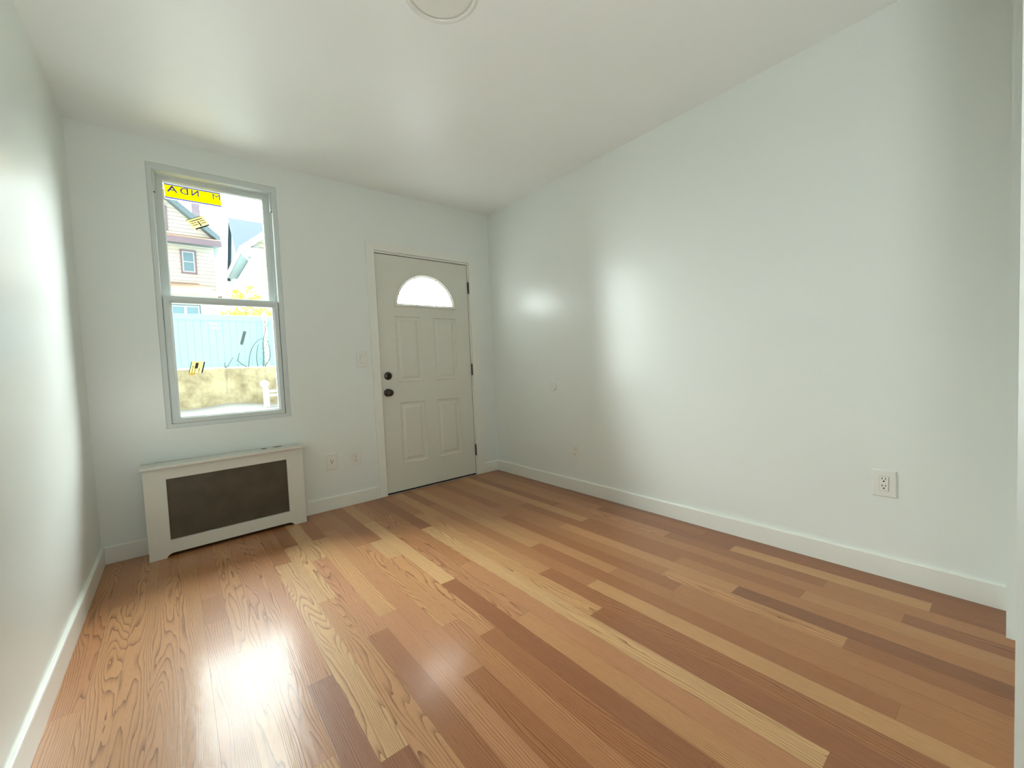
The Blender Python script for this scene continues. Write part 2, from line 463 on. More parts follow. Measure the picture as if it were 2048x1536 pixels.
baseboard('baseboard_right', (RW, -3.372), (RW, 0), (-1, 0), 'white baseboard along the long right wall')

# ================================================================== window
def build_window():
    w = thing('window_1', 'white double-hung window in the back wall above the radiator cover', 'window', (0, 0, 0), kind='structure')
    x0, x1, z0, z1 = WO
    x0 += .0005; x1 -= .0005; z0 += .0005; z1 -= .0005
    bm = ring_frame((x0, x1, z0, z1), (.029, .030, .027, .040), 0.008, 0.19, bev=.003)
    ring_frame((x0 + .029, x1 - .030, z0 + .027, z1 - .040), (.013, .013, .003, .003), 0.058, 0.17, bm=bm)
    new_obj('window_frame', bm, M_VINYL, w)
    # upper sash, set further out
    us = ring_frame((.3785, 1.0045, 1.578, 2.374), (.037, .038, .040, .032), .075, .115, bev=.006)
    usash = new_obj('upper_sash', us, M_VINYL, w)
    new_obj('pane', box(.416, .968, .096, .100, 1.616, 2.344), M_GLASS, usash)
    ls = ring_frame((.371, 1.012, .789, 1.594), (.041, .036, .038, .034), .014, .056, bev=.012)
    add_box(ls, .371, 1.012, .020, .056, 1.5938, 1.600)
    lsash = new_obj('lower_sash', ls, M_VINYL, w)
    new_obj('pane', box(.410, .978, .038, .042, .825, 1.562), M_GLASS, lsash)
    # balance covers in the side tracks, with their dark openings
    for xx, s in ((.3665, 1), (1.0165, -1)):
        c = new_obj('balance_cover', box(min(xx, xx + s * .011), max(xx, xx + s * .011), .020, .054, 2.246, 2.378), M_VINYL, w)
        new_obj('screw_hole', lathe([(.0001, -.0008), (.0035, -.0008), (.0035, .001), (.0001, .001)], 14, 'y', (xx + s * .004, .0188, 2.2425)), M_BLACK, c)
    return w
build_window()

# ---- stickers left on the glass
def text_mesh(body, size, bm, place, mi, spacing=1.0, width=None, thick=False):
    """Lay text into bm; place maps (x, z) of the text to a 3-D point."""
    cu = bpy.data.curves.new('lettering', 'FONT'); cu.body = body; cu.size = size; cu.space_character = spacing
    if thick: cu.offset = size * 0.018
    o = bpy.data.objects.new('lettering', cu); COL.objects.link(o)
    dg = bpy.context.evaluated_depsgraph_get(); me = o.evaluated_get(dg).to_mesh()
    xs = [v.co.x for v in me.vertices]; w = max(xs) - min(xs); k = 1 if width is None else width / w
    vs = [bm.verts.new(place((v.co.x - min(xs)) * k, v.co.y)) for v in me.vertices]
    for p in me.polygons:
        try:
            f = bm.faces.new([vs[i] for i in p.vertices]); f.material_index = mi
        except ValueError: pass
    o.evaluated_get(dg).to_mesh_clear()
    COL.objects.unlink(o); bpy.data.objects.remove(o); bpy.data.curves.remove(cu)

def banner():
    root = thing('window_sticker', 'yellow sticker with reversed blue lettering at the top left of the upper window pane', 'sticker', (0, 0, 0))
    YS = 0.0955                                        # just on the room side of the pane
    xa, xb = .4195, .722; zt, zb = 2.3415, 2.2510
    q = lambda bm, x0, x1, z0, z1, y: add_box(bm, x0, x1, y, y + .0002, z0, z1)
    bm = bmesh.new(); q(bm, xa + .003, xb, zb + .0015, zt - .012, YS)
    new_obj('yellow_band', bm, F_YEL, root)
    bm = bmesh.new(); q(bm, xa, xb + .004, zt - .006, zt, YS); q(bm, xa, xb + .004, zb - .012, zb - .006, YS); q(bm, xa, xa + .003, zb - .006, zt - .006, YS)
    new_obj('white_margin', bm, F_WHITE, root)
    bm = bmesh.new(); q(bm, xa + .003, xb, zt - .012, zt - .006, YS); q(bm, xa + .003, xb + .002, zb - .006, zb + .0015, YS)
    new_obj('blue_bar', bm, F_BLUE, root)
    # big letters, read from outside: they run right to left here
    bm = bmesh.new(); yl = YS - .0004
    place = lambda x0, z0: (lambda x, z: (x0 - x, yl, z0 + z))
    h = .057
    for ch, xr, wd in (('M', .7180, .042), ('N', .6005, .040), ('D', .5445, .043), ('A', .4905, .058)):
        bm = bmesh.new(); text_mesh(ch, h, bm, place(xr, zt - .0545), 0, width=wd, thick=(ch != 'M'))
        new_obj('letter', bm, M_LETTER, root)
    bm = bmesh.new()
    cx, cz = .639, zt - .0345
    for r in (.0195, .0085):
        pts = [(cx + r * math.cos(a) * 1.05, yl, cz + r * math.sin(a)) for a in [2 * math.pi * i / 40 for i in range(41)]]
        tube(pts, .0011 if r > .01 else .0006, 5, bm=bm)
    for a in (0, 1.5708, 3.1416, 4.7124):
        tube([(cx + .018 * math.cos(a), yl, cz + .018 * math.sin(a)), (cx + .023 * math.cos(a), yl, cz + .023 * math.sin(a))], .0011, 5, bm=bm)
    new_obj('round_letter', bm, F_INK, root)
    bm = bmesh.new()
    text_mesh('WINDOW & DOOR SYSTEMS', .0135, bm, place(.7195, zb + .0052), 0, width=.255)
    new_obj('small_lettering', bm, F_INK, root)
    return root
banner()

def curled_label(name, label, quad, y, bulge, bands, parts):
    """Paper label lifting off the pane. quad: tl, tr, br, bl (x, z); bands along v: (v0, v1, material); parts: names of the same strips."""
    root = thing(name, label, 'sticker', (0, 0, 0))
    tl, tr, br, bl = [Vector(q) for q in quad]
    def P(u, v, lift=0):
        a = tl.lerp(tr, u); b = bl.lerp(br, u); p = a.lerp(b, v)
        d = bulge * math.sin(math.pi * v) ** 1.0
        return Vector((p.x, y - d - lift, p.y))
    for (v0, v1, u0, u1, mat, lift), pn in zip(bands, parts):
        bm = bmesh.new(); n = 10
        rows = []
        for i in range(n + 1):
            v = v0 + (v1 - v0) * i / n
            rows.append([bm.verts.new(P(u0, v, lift)), bm.verts.new(P(u1, v, lift)), bm.verts.new(P(u1, v, lift - .0003)), bm.verts.new(P(u0, v, lift - .0003))])
        for a, b in zip(rows, rows[1:]):
            for j in range(4): bm.faces.new((a[j], a[(j + 1) % 4], b[(j + 1) % 4], b[j]))
        bm.faces.new(rows[0]); bm.faces.new(rows[-1][::-1])
        bmesh.ops.recalc_face_normals(bm, faces=bm.faces)
        new_obj(pn, bm, mat, root)
    return root
curled_label('window_label', 'yellowed paper label stuck askew in the middle of the upper window pane', [(.519, 2.118), (.605, 2.164), (.648, 2.106), (.562, 2.060)], .0955, .012,
             [(0, 1, 0, 1, F_PAPER, .0004), (0, .05, 0, 1, F_DARK, .0010), (.9, 1.0, .1, 1, F_DARK, .0010), (.22, .30, .1, .9, F_BROWN, .0010), (.42, .50, .08, .45, F_OCHRE, .0010), (.42, .50, .6, .95, F_OCHRE, .0010), (.60, .68, .08, .45, F_OCHRE, .0010), (.40, .85, .49, .57, F_BROWN, .0012), (.62, .70, .62, .95, F_OCHRE, .0010)],
             ['paper', 'dark_edge', 'dark_edge', 'print_line', 'print_line', 'print_line', 'print_line', 'print_mark', 'print_line'])
curled_label('window_label', 'cream paper label with navy edge curling at lower left of the lower window pane', [(.489, 1.184), (.562, 1.180), (.543, 1.105), (.470, 1.108)], .0375, .010,
             [(0, 1, 0, 1, F_PAPER, .0004), (0.04, .98, 0, .055, F_DARK, .0010), (.02, 1.0, .90, 1, F_NAVY, .0010), (.12, .62, .34, .56, F_BROWN, .0012), (.35, .98, .18, .24, F_OCHRE, .0010), (.62, .98, .38, .44, F_OCHRE, .0010), (.55, .98, .66, .72, F_OCHRE, .0010), (.98, 1.18, .02, .45, F_OCHRE, .0010)],
             ['paper', 'dark_edge', 'navy_edge', 'print_mark', 'print_line', 'print_line', 'print_line', 'torn_corner'])
def strip(name, label, quad, y, mat):
    bm = bmesh.new()
    loft([[(x, y, z) for x, z in quad], [(x, y + .0004, z) for x, z in quad]], cap0=True, cap1=True, bm=bm)
    return tag(new_obj(name, bm, mat), label, 'tape')
strip('tape_strip', 'grey slanting strip of tape near the right of the lower window pane', [(.790, 1.387), (.809, 1.385), (.781, 1.289), (.763, 1.294)], .0372, F_GREY)
strip('tape_strip', 'upper of two small white strips near the top of the lower window pane', [(.596, 1.440), (.642, 1.437), (.642, 1.430), (.596, 1.433)], .0372, F_WHITE)
strip('tape_strip', 'lower of two small white strips near the top of the lower window pane', [(.605, 1.409), (.651, 1.405), (.651, 1.399), (.605, 1.403)], .0372, F_WHITE)

# ================================================================== front door
def build_door():
    d = thing('door_1', 'white panelled front door with a half-round fanlight', 'door', (0, 0, 0), kind='structure')
    X0, X1, Z0, Z1 = 1.747, 2.651, .016, 2.046
    YF, YB = .004, .048
    panels = [(1.892, 2.139, .958, 1.533), (2.259, 2.503, .956, 1.531), (1.895, 2.139, .246, .785), (2.261, 2.503, .245, .781)]
    CX, BZ, RR = 2.201, 1.613, .305
    def half(inset, y, n=36):
        r = RR - inset; zb = BZ + inset; ph = math.asin(min(1, (zb - BZ) / r))
        return [(CX + r * math.cos(a), y, BZ + r * math.sin(a)) for a in [ph + (math.pi - 2 * ph) * i / n for i in range(n + 1)]]
    hole = [(p[0], p[2]) for p in half(.012, 0)]
    loops = [rect(X0, X1, Z0, Z1)] + [rect(*p) for p in panels] + [hole]
    bm = bmesh.new(); edges = []
    for lp in loops:
        vs = [bm.verts.new((a, YF, b)) for a, b in lp]
        edges += [bm.edges.new((vs[i], vs[(i + 1) % len(vs)])) for i in range(len(vs))]
    bmesh.ops.triangle_fill(bm, edges=edges, use_beauty=True)
    r = rl(X0, X1, Z0, Z1, YF); r2 = rl(X0, X1, Z0, Z1, YB); loft([r, r2], bm=bm)
    plate([rect(X0, X1, Z0, Z1), hole], YB - .001, YB, bm=bm)
    loft([[(a, YF, b) for a, b in hole], [(a, YB, b) for a, b in hole]], bm=bm)
    for p in panels:          # sunk moulding with a raised field
        ii = lambda s, y: rl(p[0] + s, p[1] - s, p[2] + s, p[3] - s, y)
        loft([ii(0, YF), ii(.003, YF - .002), ii(.010, YF + .0085), ii(.026, YF + .0095), ii(.034, YF + .008), ii(.054, YF + .001)], cap1=True, bm=bm)
    bmesh.ops.remove_doubles(bm, verts=bm.verts, dist=1e-5)
    bmesh.ops.recalc_face_normals(bm, faces=bm.faces)
    new_obj('panel', bm, M_DOOR, d)
    # fanlight
    lf = new_obj('fanlight_frame', loft([half(.012, YB - .006), half(0, YF), half(.005, YF - .010), half(.012, YF - .013), half(.018, YF - .010), half(.022, YF - .004), half(.0285, YF - .003), half(.0285, YB - .006)], closed=True), M_DOOR, d)
    for x, z in ((2.095, 1.8775), (2.313, 1.8735), (1.9415, 1.72), (2.4665, 1.716), (1.964, 1.637), (2.109, 1.637), (2.303, 1.637), (2.446, 1.637)):
        new_obj('screw', lathe([(.0048, 0), (.0048, -.002), (.003, -.003)], 12, 'y', (x, YF - .004, z)), M_BRONZE, lf)
    pane = half(.0275, .022)
    new_obj('pane', loft([pane, [(p[0], p[1] + .006, p[2]) for p in pane]], cap0=True, cap1=True), M_FROST, lf)
    came = [
        [(1.975, 1.682), (1.991, 1.724), (2.024, 1.761), (2.064, 1.793), (2.111, 1.82), (2.151, 1.83), (2.192, 1.833), (2.234, 1.829), (2.274, 1.819), (2.322, 1.791), (2.36, 1.759), (2.391, 1.722), (2.408, 1.683)],
        [(1.945, 1.683), (2.023, 1.685), (2.131, 1.684)], [(2.252, 1.685), (2.327, 1.684), (2.45, 1.682)],
        [(2.088, 1.856), (2.111, 1.82), (2.147, 1.773)], [(2.195, 1.885), (2.191, 1.81)], [(2.294, 1.855), (2.274, 1.819), (2.245, 1.776)],
        [(1.975, 1.785), (2.024, 1.761), (2.081, 1.729)], [(2.408, 1.785), (2.36, 1.759), (2.299, 1.728)],
        [(2.191, 1.81), (2.165, 1.776), (2.17, 1.74), (2.192, 1.699)], [(2.191, 1.81), (2.214, 1.776), (2.214, 1.743), (2.205, 1.716), (2.192, 1.699)],
        [(2.023, 1.685), (2.045, 1.715), (2.081, 1.729), (2.108, 1.719), (2.131, 1.684)], [(2.252, 1.685), (2.264, 1.711), (2.299, 1.728), (2.337, 1.722), (2.361, 1.685)],
        [(2.147, 1.773), (2.135, 1.754), (2.122, 1.738), (2.131, 1.744), (2.148, 1.717), (2.167, 1.675)], [(2.236, 1.775), (2.252, 1.745), (2.236, 1.722), (2.215, 1.690)],
        [(2.131, 1.684), (2.163, 1.673), (2.177, 1.645)], [(2.252, 1.685), (2.223, 1.67), (2.209, 1.645)],
        [(2.059, 1.683), (2.061, 1.645)], [(2.327, 1.683), (2.327, 1.645)], [(1.975, 1.682), (1.972, 1.645)], [(2.408, 1.683), (2.41, 1.645)]]
    bm = bmesh.new()
    for c in came:
        tube([(p[0], .0205, p[1]) for p in smooth_pts(c, 4)], .0016, 6, bm=bm)
    for x, z in ((2.024, 1.761), (2.111, 1.82), (2.274, 1.819), (2.36, 1.759), (2.192, 1.699), (2.299, 1.728), (2.081, 1.729), (1.975, 1.682), (2.408, 1.683), (2.214, 1.776)):
        lathe([(.0042, .0185), (.0042, .0215)], 10, 'y', (x, 0, z), bm=bm)
    new_obj('leading', bm, M_CAME, lf)
    # hardware
    db = new_obj('deadbolt', lathe([(.0335, YF), (.0335, YF - .008), (.030, YF - .013), (.0, YF - .0135)], 36, 'y', (1.806, 0, 1.020)), M_BRONZE, d, True)
    tb = box(1.8005, 1.8115, YF - .034, YF - .012, 1.002, 1.038, bevel=.003)
    new_obj('thumb_turn', tb, M_BLACK, db)
    kb = lathe([(.0335, YF), (.0335, YF - .006), (.028, YF - .012), (.0135, YF - .016), (.0125, YF - .028), (.019, YF - .033), (.0265, YF - .042), (.0285, YF - .052), (.0265, YF - .060), (.018, YF - .0655), (.0, YF - .067)], 36, 'y', (1.797, 0, .878))
    new_obj('knob', kb, M_BRONZE, d, True)
    for zc in (1.828, 1.038, .247):
        hb = lathe([(.0065, zc - .053), (.0065, zc + .053)], 14, 'z', (2.6565, -.006, 0))
        lathe([(.0045, zc + .053), (.0045, zc + .058), (.002, zc + .060)], 12, 'z', (2.6565, -.006, 0), bm=hb)
        add_box(hb, 2.6575, 2.6685, -.0015, .004, zc - .051, zc + .051)
        new_obj('hinge', hb, M_BRONZE, d)
    # jamb, stop, threshold
    bm = bmesh.new()
    add_box(bm, DO[0] + .0005, X0 - .003, -.0005, .17, .001, DO[3] - .001); add_box(bm, X1 + .006, DO[1] - .0005, -.0005, .17, .001, DO[3] - .001)
    add_box(bm, X0 - .003, X1 + .006, -.0005, .17, Z1 + .007, DO[3] - .001)
    new_obj('jamb', bm, M_TRIM, d)
    bm = bmesh.new()
    add_box(bm, X0 - .003, X0 + .012, YB + .002, YB + .02, .02, Z1 + .007); add_box(bm, X1 - .012, X1 + .006, YB + .002, YB + .02, .02, Z1 + .007); add_box(bm, X0, X1, YB + .002, YB + .02, Z1 - .012, Z1 + .007)
    new_obj('weatherstrip', bm, M_GAP, d)
    new_obj('threshold', box(X0 - .003, X1 + .006, .010, .17, .0008, .013, bevel=.002), M_GAP, d)
    # casing: flat boards, mitred at the top corners
    def board(pts):
        bm = bmesh.new(); y0, y1 = -.0175, 0
        ins = [Vector(p) for p in pts]; c = sum(ins, Vector((0, 0))) / len(ins)
        loft([[(p.x, 0, p.y) for p in ins], [(p.x, y0 + .002, p.y) for p in ins], [(p.x + (c.x - p.x) * .03, y0, p.y + (c.y - p.y) * .002) for p in ins]], cap0=True, cap1=True, bm=bm)
        return bm
    A, B, C, D2, T0, T1 = 1.672, 1.738, 2.6655, 2.750, 2.069, 2.136
    new_obj('casing', board([(A, .001), (B, .001), (B, T0), (A, T1)]), M_TRIM, d)
    new_obj('casing', board([(C, .001), (D2, .001), (D2, T1), (C, T0)]), M_TRIM, d)
    new_obj('casing', board([(A, T1), (B, T0), (C, T0), (D2, T1)]), M_TRIM, d)
    return d
build_door()

# ================================================================== radiator cover
def build_cover():
    r = thing('radiator_cover', 'white wooden radiator cover with a dark mesh grille under the window', 'radiator cover', (.645, -.158, 0), (0, 0, math.radians(2.6)))
    # local: x along the front, y = 0 is the front face, z up
    hx = .431
    fp = [(-hx, 0.0), (-.352, 0.0), (-.345, .010), (-.334, .019), (-.322, .0235), (.322, .0235), (.334, .019), (.345, .010), (.352, 0.0), (hx, 0.0), (hx, .541), (-hx, .541)]
    new_obj('front_panel', plate([fp, rect(-.328, .326, .101, .474)], 0.0, .018), M_COVER, r)
    for s in (-1, 1):
        x = s * hx
        new_obj('side_panel', box(min(x, x - s * .016), max(x, x - s * .016), .0182, .134, 0, .541), M_COVER, r)
    sh = box(-.4455, .4425, -.018, .134, .5415, .5585, bevel=.005)
    new_obj('shelf', sh, M_COVER, r)
    # grille: fine woven metal sheet behind the opening
    M = MatNodes('brown_mesh_grille')
    ob = M.obj(); sp = M.n('ShaderNodeSeparateXYZ'); M.l(ob, sp.inputs[0])
    wx = M.math('ABSOLUTE', M.math('SINE', M.math('MULTIPLY', sp.outputs[0], 780.0)))
    wz = M.math('ABSOLUTE', M.math('SINE', M.math('MULTIPLY', sp.outputs[2], 780.0)))
    h = M.math('MULTIPLY', wx, wz)
    bl = M.noise(ob, 9.0, 4.0)
    c = M.mix(bl, lin(72, 64, 52), lin(110, 101, 86))
    c = M.mix(M.math('MULTIPLY', h, 0.55), c, lin(26, 22, 17))
    M.l(c, M.b.inputs['Base Color']); M.b.inputs['Metallic'].default_value = 0.35; M.b.inputs['Roughness'].default_value = 0.38
    M.bump(h, 0.25, 0.001)
    new_obj('grille', box(-.345, .343, .0186, .0200, .085, .490), M.m, r)
    bm = box(-hx + .017, hx - .017, .122, .133, .02, .535)
    new_obj('back_panel', bm, M_GAP, r)
    return r
build_cover()
for k, (pts, lb) in enumerate((([(.832, -.063), (.845, -.077), (.862, -.072), (.868, -.060), (.848, -.056)], 'smaller of two dark chips of debris on the shelf of the radiator cover'),
                               ([(.905, -.050), (.925, -.066), (.952, -.068), (.966, -.056), (.930, -.046)], 'larger of two dark chips of debris near the right end of the radiator cover shelf'))):
    zz = .5588
    bm = loft([[(x, y, zz) for x, y in pts], [(x, y, zz + .002) for x, y in pts]], cap0=True, cap1=True)
    tag(new_obj('debris_chip', bm, plain('debris_grey_%s' % 'ab'[k], (62, 70, 66), .7, noise=.2, nscale=120)), lb, 'debris', 'chips on the radiator cover')

# ================================================================== wall plates
def slots(bm, x, z, y, mi=0, s=1.0):
    """NEMA face: two blades and a round ground."""
    add_box(bm, x - .0075 * s, x - .0048 * s, y - .0004, y + .001, z + .001, z + .0095 * s)
    add_box(bm, x + .0048 * s, x + .0075 * s, y - .0004, y + .001, z + .0018, z + .0088 * s)
    lathe([(.0034 * s, y - .0004), (.0034 * s, y + .001)], 12, 'y', (x, 0, z - .0072 * s), bm=bm)

def wall_plate(name, label, cat, loc, rz, w, h, face, group=None):
    """Plate on a wall; local: x along the wall, y=0 wall face, room on -y, z up, origin at plate centre."""
    r = thing(name, label, cat, loc, (0, 0, rz), group)
    a, b = w / 2, h / 2
    bm = loft([rl(-a, a, -b, b, 0), rl(-a, a, -b, b, -.003), rl(-a + .003, a - .003, -b + .003, b - .003, -.0065)], cap0=True, cap1=True)
    new_obj('plate', bm, M_PLAST, r)
    if face != 'single':
        bm = loft([rl(-.0172, .0172, -.0342, .0342, -.0064), rl(-.0172, .0172, -.0342, .0342, -.0070)], cap1=True)
        new_obj('insert_gap', bm, plain('plate_gap_line', (150, 150, 143), .6), r)
    if face == 'switch':
        bm = loft([rl(-.0160, .0160, -.0330, .0330, -.0066), rl(-.0160, .0160, -.0330, .0330, -.0082), [(-.0150, -.0088, -.032), (.0150, -.0088, -.032), (.0150, -.0125, .032), (-.0150, -.0125, .032)]], cap1=True)
        new_obj('rocker', bm, M_PLAST, r)
    elif face == 'duplex':
        bm = loft([rl(-.0163, .0163, -.0333, .0333, -.0066), rl(-.0163, .0163, -.0333, .0333, -.0088), rl(-.0155, .0155, -.0325, .0325, -.0094)], cap1=True)
        rec = new_obj('receptacle', bm, M_PLAST, r)
        sb = bmesh.new(); slots(sb, 0, .0185, -.0098); slots(sb, 0, -.0145, -.0098)
        new_obj('slots', sb, M_BLACK, rec)
    elif face == 'single':
        bm = lathe([(.0182, -.0064), (.0182, -.0092), (.0172, -.0098)], 32, 'y')
        rec = new_obj('receptacle', bm, M_PLAST, r)
        sb = bmesh.new(); slots(sb, 0, .001, -.0102, s=1.35)
        new_obj('slots', sb, M_BLACK, rec)
    for zz in ((.047, -.047) if face != 'single' else (.03, -.03)):
        new_obj('screw', lathe([(.0028, -.0063), (.0026, -.0075)], 12, 'y', (0, 0, zz)), M_PLAST, r)
    return r
wall_plate('light_switch', 'white rocker light switch on the back wall left of the front door', 'light switch', (1.592, 0, 1.167), 0, .085, .126, 'switch')
OG = 'white wall outlets'
wall_plate('wall_outlet', 'white single-socket outlet low on the back wall, nearer the radiator cover', 'outlet', (1.308, 0, .376), 0, .083, .127, 'single', OG)
wall_plate('wall_outlet', 'white two-socket outlet low on the back wall, nearer the door casing', 'outlet', (1.491, 0, .370), 0, .084, .129, 'duplex', OG)
wall_plate('wall_outlet', 'white outlet low on the right wall, below the round cover', 'outlet', (RW, -1.079, .327), math.radians(-90), .082, .125, 'duplex', OG)
wall_plate('wall_outlet', 'white outlet on the right wall, nearest the viewer', 'outlet', (RW, -3.003, .442), math.radians(-90), .086, .124, 'duplex', OG)
tag(new_obj('round_cover', lathe([(.042, 0), (.042, -.006), (.040, -.009), (.036, -.010), (.0, -.0105)], 48, 'x', (RW, -.851, .872)), M_PLAST, None, False),
    'round white blank cover on the right wall above an outlet', 'cover plate')

# ================================================================== ceiling light
cl = thing('ceiling_light', 'round flush white ceiling light, switched off, cut by the top of the view', 'ceiling light', (1.309, -1.942, RH))
new_obj('rim', lathe([(.1465, 0), (.1480, -.010), (.1470, -.019), (.1430, -.0225), (.1330, -.0225), (.1300, -.0195), (.1290, -.013)], 96, 'z'), M_RIM, cl, True)
new_obj('gap', lathe([(.1303, -.0127), (.1276, -.0127), (.1276, -.0122), (.1303, -.0122)], 96, 'z'), plain('lamp_gap', (120, 120, 112), .6), cl)
new_obj('diffuser', lathe([(.1274, -.0125), (.1264, -.0170), (.110, -.0186), (.0, -.0196)], 96, 'z'), M_LENS, cl, True)

# ================================================================== outdoors
M_CONC = MatNodes('stained_concrete')
_o = M_CONC.obj(); _n = M_CONC.noise(_o, 3.5, 8, .65); _s = M_CONC.noise(M_CONC.mapping(_o, (7, 7, 1.2)), 1.0, 4)
_c = M_CONC.ramp(_n, [(.30, lin(140, 128, 100)), (.5, lin(178, 166, 132)), (.72, lin(200, 192, 162))])
_c = M_CONC.mix(M_CONC.math('MULTIPLY', M_CONC.math('SUBTRACT', _s, .55, clamp=True), 3.0, clamp=True), _c, lin(120, 114, 92))
M_CONC.l(_c, M_CONC.b.inputs['Base Color']); M_CONC.b.inputs['Roughness'].default_value = .9
M_CONC.bump(_n, .6, .02); M_CONC = M_CONC.m
M_YARD = plain('pale_concrete_yard', (126, 126, 122), .9, noise=.05, nscale=3)
M_EARTH = plain('street_ground', (104, 106, 100), .9, noise=.1, nscale=2)
M_FENCE = plain('blue_vinyl', (150, 190, 206), .5, noise=.03, nscale=4)
M_FWHITE = plain('white_vinyl_outdoor', (232, 236, 238), .45, noise=.02)
M_SIDL = plain('cream_siding', (246, 236, 220), .6, noise=.03, nscale=2)
M_SIDR = plain('white_siding', (226, 232, 228), .6, noise=.03, nscale=2)
M_SIDY = plain('pale_yellow_siding', (240, 234, 208), .6, noise=.02, nscale=2)
M_LAPSHADE = plain('siding_lap_shade', (150, 138, 136), .8)  # shadow line under each siding course, painted onto the lap undersides
M_MAUVE = plain('mauve_trim', (150, 130, 140), .6, noise=.04)
M_RAKE = plain('blue_grey_trim', (120, 140, 146), .6, noise=.05)
M_SLATE = plain('grey_slate', (62, 80, 94), .8, noise=.25, nscale=6)
M_SHING = plain('brown_shingle', (176, 146, 124), .85, noise=.25, nscale=7)
M_BRICK = plain('mauve_brick', (156, 134, 140), .85, noise=.25, nscale=9)
M_PANEO = plain('outdoor_pane', (128, 160, 172), .15, noise=.1, nscale=3)
M_BARK = plain('bark', (92, 92, 80), .9, noise=.2, nscale=40)
M_LEAFY = plain('yellow_leaf', (224, 190, 78), .6, noise=.25, nscale=9)
M_LEAFG = plain('grey_green_leaf', (136, 152, 136), .6, noise=.2, nscale=12)

# ground: pale yard rising to the wall, then the street beyond
def yard():
    bm = bmesh.new(); nx, ny = 60, 30; g = []
    for j in range(ny + 1):
        y = .2 + (7.02 - .2) * j / ny; row = []
        for i in range(nx + 1):
            x = -7 + 17 * i / nx
            t = (y - .2) / 6.82
            z = -.16 + .62 * t + t ** 4 * (.075 * math.exp(-((x - 1.2) / .42) ** 2) + .012 * math.sin(x * 5))
            row.append(bm.verts.new((x, y, z)))
        g.append(row)
    for j in range(ny):
        for i in range(nx): bm.faces.new((g[j][i], g[j][i + 1], g[j + 1][i + 1], g[j + 1][i]))
    return bm
struct('ground_yard', yard(), M_YARD, 'pale concrete yard rising towards the wall outside the window', 'ground')
struct('ground_street', box(-40, 45, 7.3, 70, 1.0, 1.2), M_EARTH, 'level ground beyond the blue fence', 'ground')

# retaining wall
def rwall():
    bm = bmesh.new(); nx, nz = 90, 10; g = []
    rnd = random.Random(3)
    for j in range(nz + 1):
        row = []
        for i in range(nx + 1):
            x = -7 + 17 * i / nx; z = -.2 + (1.255 + .2) * j / nz
            row.append(bm.verts.new((x, 7.0 + rnd.uniform(-.012, .012), z + (rnd.uniform(-.012, .008) if j == nz else 0))))
        g.append(row)
    for j in range(nz):
        for i in range(nx): bm.faces.new((g[j][i], g[j][i + 1], g[j + 1][i + 1], g[j + 1][i]))
    add_box(bm, -7, 10, 7.0125, 7.28, -.2, 1.245)
    return bm
tag(new_obj('retaining_wall', rwall(), M_CONC), 'stained beige concrete wall under the blue fence outside the window', 'wall')

def fence():
    r = thing('yard_fence', 'pale blue board fence on top of the beige concrete wall', 'fence', (0, 7.12, 1.25))
    zb, zt = .035, 1.0
    def panel(x0, x1):
        bm = bmesh.new(); n = round((x1 - x0) / .122); p = (x1 - x0) / n
        for i in range(n):
            a = x0 + i * p
            add_box(bm, a + .006, a + p - .006, -.018, .018, zb, zt)
        add_box(bm, x0, x1, -.010, .010, zb, zt)
        return bm
    xs = [-6.2, -3.5, -.78, 1.96, 4.68, 7.4]
    for a, b in zip(xs, xs[1:]):
        new_obj('board_panel', panel(a + .085, b), M_FENCE, r)
        new_obj('top_rail', box(a + .085, b, -.03, .03, zt, zt + .118, bevel=.006), M_FENCE, r)
        new_obj('bottom_rail', box(a + .085, b, -.03, .03, .002, zb, bevel=.004), M_FWHITE, r)
    for a in xs:
        bm = bmesh.new(); add_box(bm, a + .001, a + .084, -.05, .05, -.002, 1.15)
        p = new_obj('post', bm, M_FWHITE, r)
        new_obj('post_cap', loft([[(a - .008, -.058, 1.15), (a + .093, -.058, 1.15), (a + .093, .058, 1.15), (a - .008, .058, 1.15)],
                                  [(a - .008, -.058, 1.165), (a + .093, -.058, 1.165), (a + .093, .058, 1.165), (a - .008, .058, 1.165)],
                                  [(a + .037, -.006, 1.20), (a + .047, -.006, 1.20), (a + .047, .006, 1.20), (a + .037, .006, 1.20)]], cap0=True, cap1=True), M_FWHITE, p)
    return r
fence()

def leaf_cloud(bm, rnd, n, center, size, lmin, lmax, mi=0):
    for _ in range(n):
        while True:
            q = Vector((rnd.uniform(-1, 1), rnd.uniform(-1, 1), rnd.uniform(-1, 1)))
            if q.length < 1: break
        c = Vector(center) + Vector((q.x * size[0], q.y * size[1], q.z * size[2]))
        s = rnd.uniform(lmin, lmax); R = Euler((rnd.uniform(0, 6.3), rnd.uniform(0, 6.3), rnd.uniform(0, 6.3))).to_matrix()
        pts = [Vector(p) * s for p in ((0, -1, 0), (.42, -.2, .06), (.3, .5, .05), (0, 1, 0), (-.3, .5, .05), (-.42, -.2, .06))]
        f = bm.faces.new([bm.verts.new(c + R @ p) for p in pts]); f.material_index = mi

